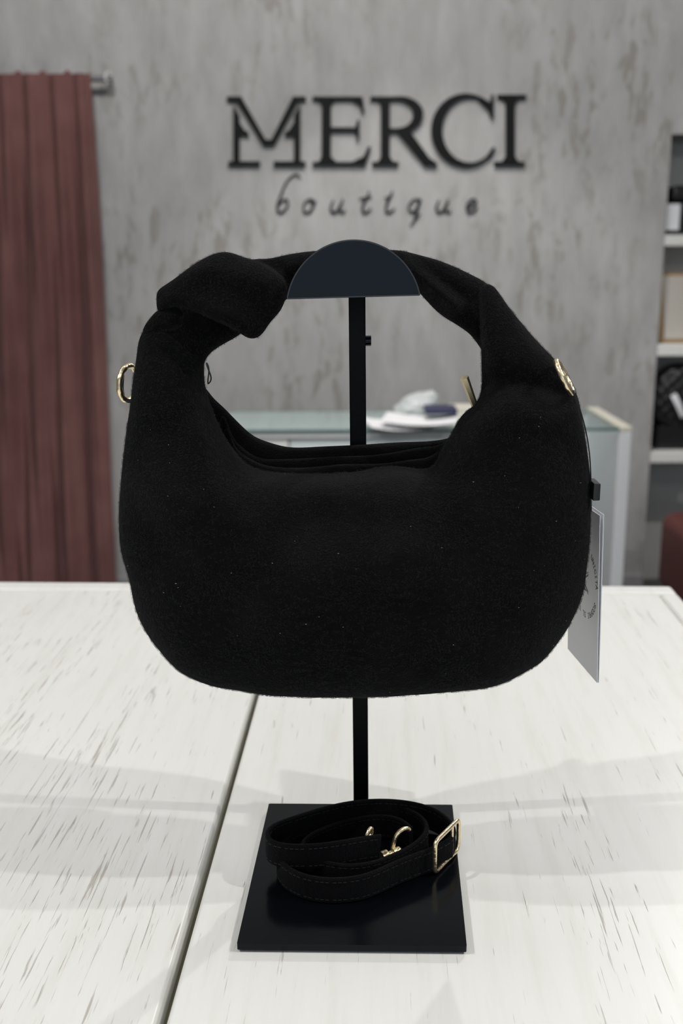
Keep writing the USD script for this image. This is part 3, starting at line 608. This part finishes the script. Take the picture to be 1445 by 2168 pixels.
# ------------------------------------------------------------------ curtain and its rod
CY = WY - .10
def curtain():
    ns, nz = 420, 90
    xt = np.linspace(-2.05, at(190, 165, CY)[0], ns); ztop = at(100, 156, CY)[2]; zb = .03
    xr_b = at(247, 1236, CY)[0]; V = []
    for j in range(nz + 1):
        t = j / nz; z = ztop + (zb - ztop) * t
        zz = min(1.0, (ztop - z) / (ztop - at(240, 1236, CY)[2]))
        xr = xt[-1] + (xr_b - xt[-1]) * zz ** 1.1 + .004 * math.sin(zz * 5)
        x = xr - (xt[-1] - xt) * (1 + .10 * zz)
        s = (xt[-1] - xt)
        open_ = min(1, .35 + t * 3)
        ph = s / .080 * 2 * math.pi
        y = CY + open_ * (.022 * np.cos(ph * (1 - .28 * zz) + .5 * np.sin(s * 9) + .6) + .010 * np.cos(ph * .53 + 1 + 2 * zz) + .006 * np.sin(ph * 1.9 + 3 * zz))
        peak = .012 * np.maximum(0, np.cos(ph + .6)) ** 4 * (1 if j == 0 else 0)
        V.append(np.stack([x, y, z + peak], 1))
    F_ = np.array(V); n = F_.shape[1]
    front = F_.reshape(-1, 3); rear = front + np.array([0, .004, 0]); v = np.vstack([front, rear]); N = len(front); f = []
    for j in range(nz):
        a = j * n + np.arange(n - 1); f += [np.stack([a, a + n, a + n + 1], 1), np.stack([a, a + n + 1, a + 1], 1), np.stack([N + a, N + a + n + 1, N + a + n], 1), np.stack([N + a, N + a + 1, N + a + n + 1], 1)]
    rim = np.r_[np.arange(n), n - 1 + n * np.arange(1, nz + 1), nz * n + np.arange(n - 2, -1, -1), n * np.arange(nz - 1, 0, -1)]
    a, b = rim, np.roll(rim, -1); f += [np.stack([a, b, b + N], 1), np.stack([a, b + N, a + N], 1)]
    return trimesh.Trimesh(v, np.vstack(f), process=False)
single('curtain', curtain(), M_velvet, 'dusty rose velvet curtain hanging in folds from the wall rod', 'curtain', smooth=True)
rod = thing('curtain_rod', 'grey metal curtain rod end sticking out beside the rose curtain', 'curtain rod', loc=(-1.2, CY, at(215, 166, CY)[2]))
r1 = at(238, 167, CY + .045)
part('rod', tube(np.array([[-2.1, CY + .045, r1[2]], [r1[0], CY + .045, r1[2]]]), .0095, 16), M_rod, rod)
rb = at(223, 158, CY); 
part('bracket', cat_([tube(np.array([[rb[0], CY + .045, r1[2]], [rb[0], WY - .001, r1[2]]]), .006, 12), oval_ring((rb[0], CY + .045, r1[2] + .004), (0, 0, 1), (.5, .86, 0), .016, .016, .003)]), M_shelf, rod)

# ------------------------------------------------------------------ glass topped counter in front of the wall
GZ = 0.78
g0 = ground(1338, 906, GZ); g1 = ground(1338, 868, GZ); DY0, DY1 = g0[1], ground(700, 866, GZ)[1]
DXR = g0[0]; DXL = at(440, 915, DY0)[0]; pw = DXR - at(1309, 940, DY0)[0]
desk = thing('glass_counter', 'white shop counter with a teal glass top standing before the sign wall', 'counter', loc=(DXL, DY0, 0))
part('side_panel', cat_([rbx(DXR - pw, DXR, DY0, DY1, 0.0, GZ - .012, .003)]), M_white, desk)
part('side_panel', rbx(DXL, DXL + pw, DY0, DY1, 0.0, GZ - .012, .003), M_white, desk)
part('top_edge', rbx(DXR - pw, DXR, DY0, DY1, GZ - .0118, GZ + .003, .002), M_cream, desk, label='cream top edge of the side panel')
part('glass_top', bx(DXL + .002, DXR - pw - .001, DY0, DY1, GZ - .008, GZ), M_glass, desk, smooth=False, label='clear teal glass top')
part('glass_edge', bx(DXL + .002, DXR - pw - .001, DY0 - .0015, DY0 - .0001, GZ - .008, GZ), M_glass_edge, desk, smooth=False, label='dark teal front edge of the glass')
xe = at(1150, 930, DY0 + .03)[0]
part('counter_board', bx(DXL + pw, xe, DY0 + .004, DY1, GZ - .024, GZ - .0085), plain('pale_grey_board', (.56, .57, .57), .5), desk, smooth=False)
xd = at(612, 930, DY0 + .03)[0]
part('front_panel', rbx(DXL + pw, xd - .002, DY0 + .012, DY0 + .030, .05, GZ - .026, .002), M_shelf, desk, label='brighter white front panel')
part('front_panel', rbx(xd + .002, xe, DY0 + .014, DY0 + .032, .05, GZ - .026, .002), plain('pale_teal_laminate', (.68, .75, .75), .4), desk)
part('back_panel', bx(DXL + pw, DXR - pw, DY1 - .018, DY1, .05, GZ - .026), M_white, desk, smooth=False)
# things on the counter
def sheet(px, py, w, d, a, z, m_, curl=.0, t=.0006):
    c = ground(px, py, z); n = 8; gx, gy = np.meshgrid(np.linspace(-w / 2, w / 2, n), np.linspace(-d / 2, d / 2, n)); gz = curl * (gx / w * 2) ** 2 + .6 * curl * (gy / d + .5) ** 2
    ca, sa = math.cos(a), math.sin(a); top_ = np.stack([c[0] + gx * ca - gy * sa, c[1] + gx * sa + gy * ca, z + t + gz], -1).reshape(-1, 3); low = top_ - [0, 0, t]
    f = []
    for i in range(n - 1):
        for j in range(n - 1):
            q = i * n + j; f += [[q, q + 1, q + n + 1], [q, q + n + 1, q + n]]
    f = np.array(f); f = np.vstack([f, f[:, ::-1] + n * n]); rim = np.r_[np.arange(n), n - 1 + n * np.arange(1, n), n * (n - 1) + np.arange(n - 2, -1, -1), n * np.arange(n - 2, 0, -1)]
    a_, b_ = rim, np.roll(rim, -1); f = np.vstack([f, np.stack([a_, a_ + n * n, b_ + n * n], 1), np.stack([a_, b_ + n * n, b_], 1)])
    return trimesh.Trimesh(top_ + 0 if False else np.vstack([top_, low]), f, process=False)
single('paper_sheet', sheet(850, 903, .20, .15, .15, GZ + .0005, M_paper, .012), M_paper, 'loose white paper sheet lying lowest on the glass counter', 'paper')
single('paper_sheet', sheet(890, 893, .21, .14, -.2, GZ + .016, M_paper, .010), M_paper, 'curled white paper sheet on top of the papers on the counter', 'paper')
nb = at(932, 895, DY0 + .06)
single('notebook', rbx(nb[0] - .045, nb[0] + .045, DY0 + .03, DY0 + .12, GZ + .036, GZ + .052, .004), M_navy, 'navy blue notebook lying on the white papers', 'notebook')
# crumpled clear plastic bag and its roll
c = at(880, 858, DY0 + .2); ic = trimesh.creation.icosphere(4, 1.0); v = np.array(ic.vertices)
v *= (1 + .5 * (meshkit.fbm(v * 2.3 + 9, 3, 3) - .5))[:, None]; v = v * [.065, .05, .040]; v[:, 2] += .35 * v[:, 0]; v[:, 2] = np.maximum(v[:, 2], -.036)
v += [c[0], DY0 + .2, GZ + .037]
single('plastic_bag', trimesh.Trimesh(v, ic.faces, process=False), M_plasticbag, 'crumpled pale plastic bag at the back of the glass counter', 'bag', smooth=True)
bb = at(975, 872, DY0 + .22)
single('beige_box', rbx(bb[0] - .035, bb[0] + .06, DY0 + .18, DY0 + .26, GZ + .0005, GZ + .035, .003), M_cream, 'small cream box on the counter behind the bag handle', 'box')

# ------------------------------------------------------------------ shelves in the niche and what stands on them
SYF = WY + .005
shelf_z = []
for k, (yt, yb, lab) in enumerate(((497, 521, 'top white shelf in the niche, under the black sweater'), (729, 754, 'white niche shelf under the leaning cream carton'), (957, 980, 'lowest visible white niche shelf, under the black quilted bag'))):
    zt, zb = at(1420, yt, SYF)[2], at(1420, yb, SYF)[2]; shelf_z.append(zt)
    struct('shelf', rbx(NX0 + .001, NX1 - .001, SYF, WY + ND - .001, zb, zt, .003), M_shelf, lab, smooth=40)
def on_shelf(px, k, back=.06): p = at(px, 600, SYF + back); return p[0], SYF + back, shelf_z[k]
# top: folded black knit with a white label
x0, y0, z0 = on_shelf(1409, 0, .03); zt = at(1420, 392, y0)[2]
knit = thing('folded_sweater', 'folded black sweater with a white label on the top niche shelf', 'clothing', loc=(x0, y0, z0))
hS = (zt - z0)
for i in range(3): part('folded_layer', rbx(x0 + .004 * (i % 2), x0 + .30, y0, y0 + .20, z0 + .0005 + i * hS / 3, z0 + (i + 1) * hS / 3 - .0005, .016, 4), M_blackbag, knit)
l0, l1 = at(1412, 432, y0 - .002), at(1436, 487, y0 - .002)
part('label', bx(l0[0], l1[0], y0 - .002, y0 - .0005, l1[2], l0[2]), M_card, knit, smooth=False, label='white paper label')
# middle: a cream carton leaning
x0, y0, z0 = on_shelf(1404, 1, .05); zt = at(1420, 578, y0)[2]; hC = zt - z0
crt = thing('leaning_carton', 'cream and tan carton leaning to the left on the middle niche shelf', 'carton', loc=(x0, y0, z0))
def lean(m_, s): v = np.array(m_.vertices); v[:, 0] -= s * (v[:, 2] - z0); return trimesh.Trimesh(v, m_.faces, process=False)
part('tray', lean(rbx(x0, x0 + .24, y0, y0 + .06, z0 + .0005, z0 + hC, .003), .10), M_tan, crt, label='tan cardboard back')
part('front_sheet', lean(bx(x0 + .016, x0 + .095, y0 - .004, y0 - .0005, z0 + .016, z0 + hC - .01), .10), M_pearl, crt, smooth=False, label='pale sheet with a soft sheen')
part('front_sheet', lean(bx(x0 + .100, x0 + .19, y0 - .006, y0 - .0005, z0 + .012, z0 + hC - .02), .10), M_pearl, crt, smooth=False)
# lower: black quilted bag with a white ribbon
x0, y0, z0 = on_shelf(1394, 2, .04); zt = at(1420, 775, y0)[2]; zl = at(1400, 905, y0)[2]
qb = thing('quilted_bag', 'black quilted handbag with a white ribbon tag on the low niche shelf', 'handbag', loc=(x0, y0, z0))
hh_ = zt - zl
pts = np.array([(0, .12), (.02, .02), (.06, 0), (.28, 0), (.33, .03), (.34, .15), (.30, .97 * hh_), (.20, hh_), (.07, hh_), (.02, .8 * hh_)]) + [x0, zl]
part('body', pillow(pts, lambda x, z: y0 + .05 + 0 * x, T=.05, k=1.2, res=.008, bump=lambda x, z: .006 * np.abs(np.sin((x + z) * 70)) * np.abs(np.sin((x - z) * 70))), M_blackbag, qb, smooth=True)
part('base_foot', rbx(x0 + .03, x0 + .27, y0 + .01, y0 + .09, z0 + .0005, zl + .004, .003), M_blackbag, qb)
rb_ = [at(1424, 835, y0 - .03), at(1432, 850, y0 - .035), at(1440, 868, y0 - .035), at(1446, 882, y0 - .03)]
part('ribbon', ribbon(spline(rb_, 16), (0.6, 0, .8), .022, .002), M_card, qb, label='white ribbon tag')

# ------------------------------------------------------------------ red chair at the right
CHY = 2.35
cx0 = at(1394, 1160, CHY + .46)[0]; cz1 = at(1420, 1088, CHY + .42)[2]
chair = thing('red_armchair', 'dusty red leather armchair below the niche shelves', 'armchair', loc=(cx0, CHY, 0))
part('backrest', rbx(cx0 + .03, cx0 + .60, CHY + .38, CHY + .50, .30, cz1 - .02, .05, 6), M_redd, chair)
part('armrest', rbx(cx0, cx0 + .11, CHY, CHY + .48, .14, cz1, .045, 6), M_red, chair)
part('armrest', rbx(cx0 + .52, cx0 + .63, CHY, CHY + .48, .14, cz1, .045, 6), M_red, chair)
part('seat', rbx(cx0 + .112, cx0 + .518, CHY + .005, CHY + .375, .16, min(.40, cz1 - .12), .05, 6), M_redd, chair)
for dx in (.05, .58):
    for dy in (.05, .43): part('leg', tube(np.array([[cx0 + dx, CHY + dy, 0], [cx0 + dx, CHY + dy, .142]]), np.array([.012, .018]), 12), M_darkwood, chair)
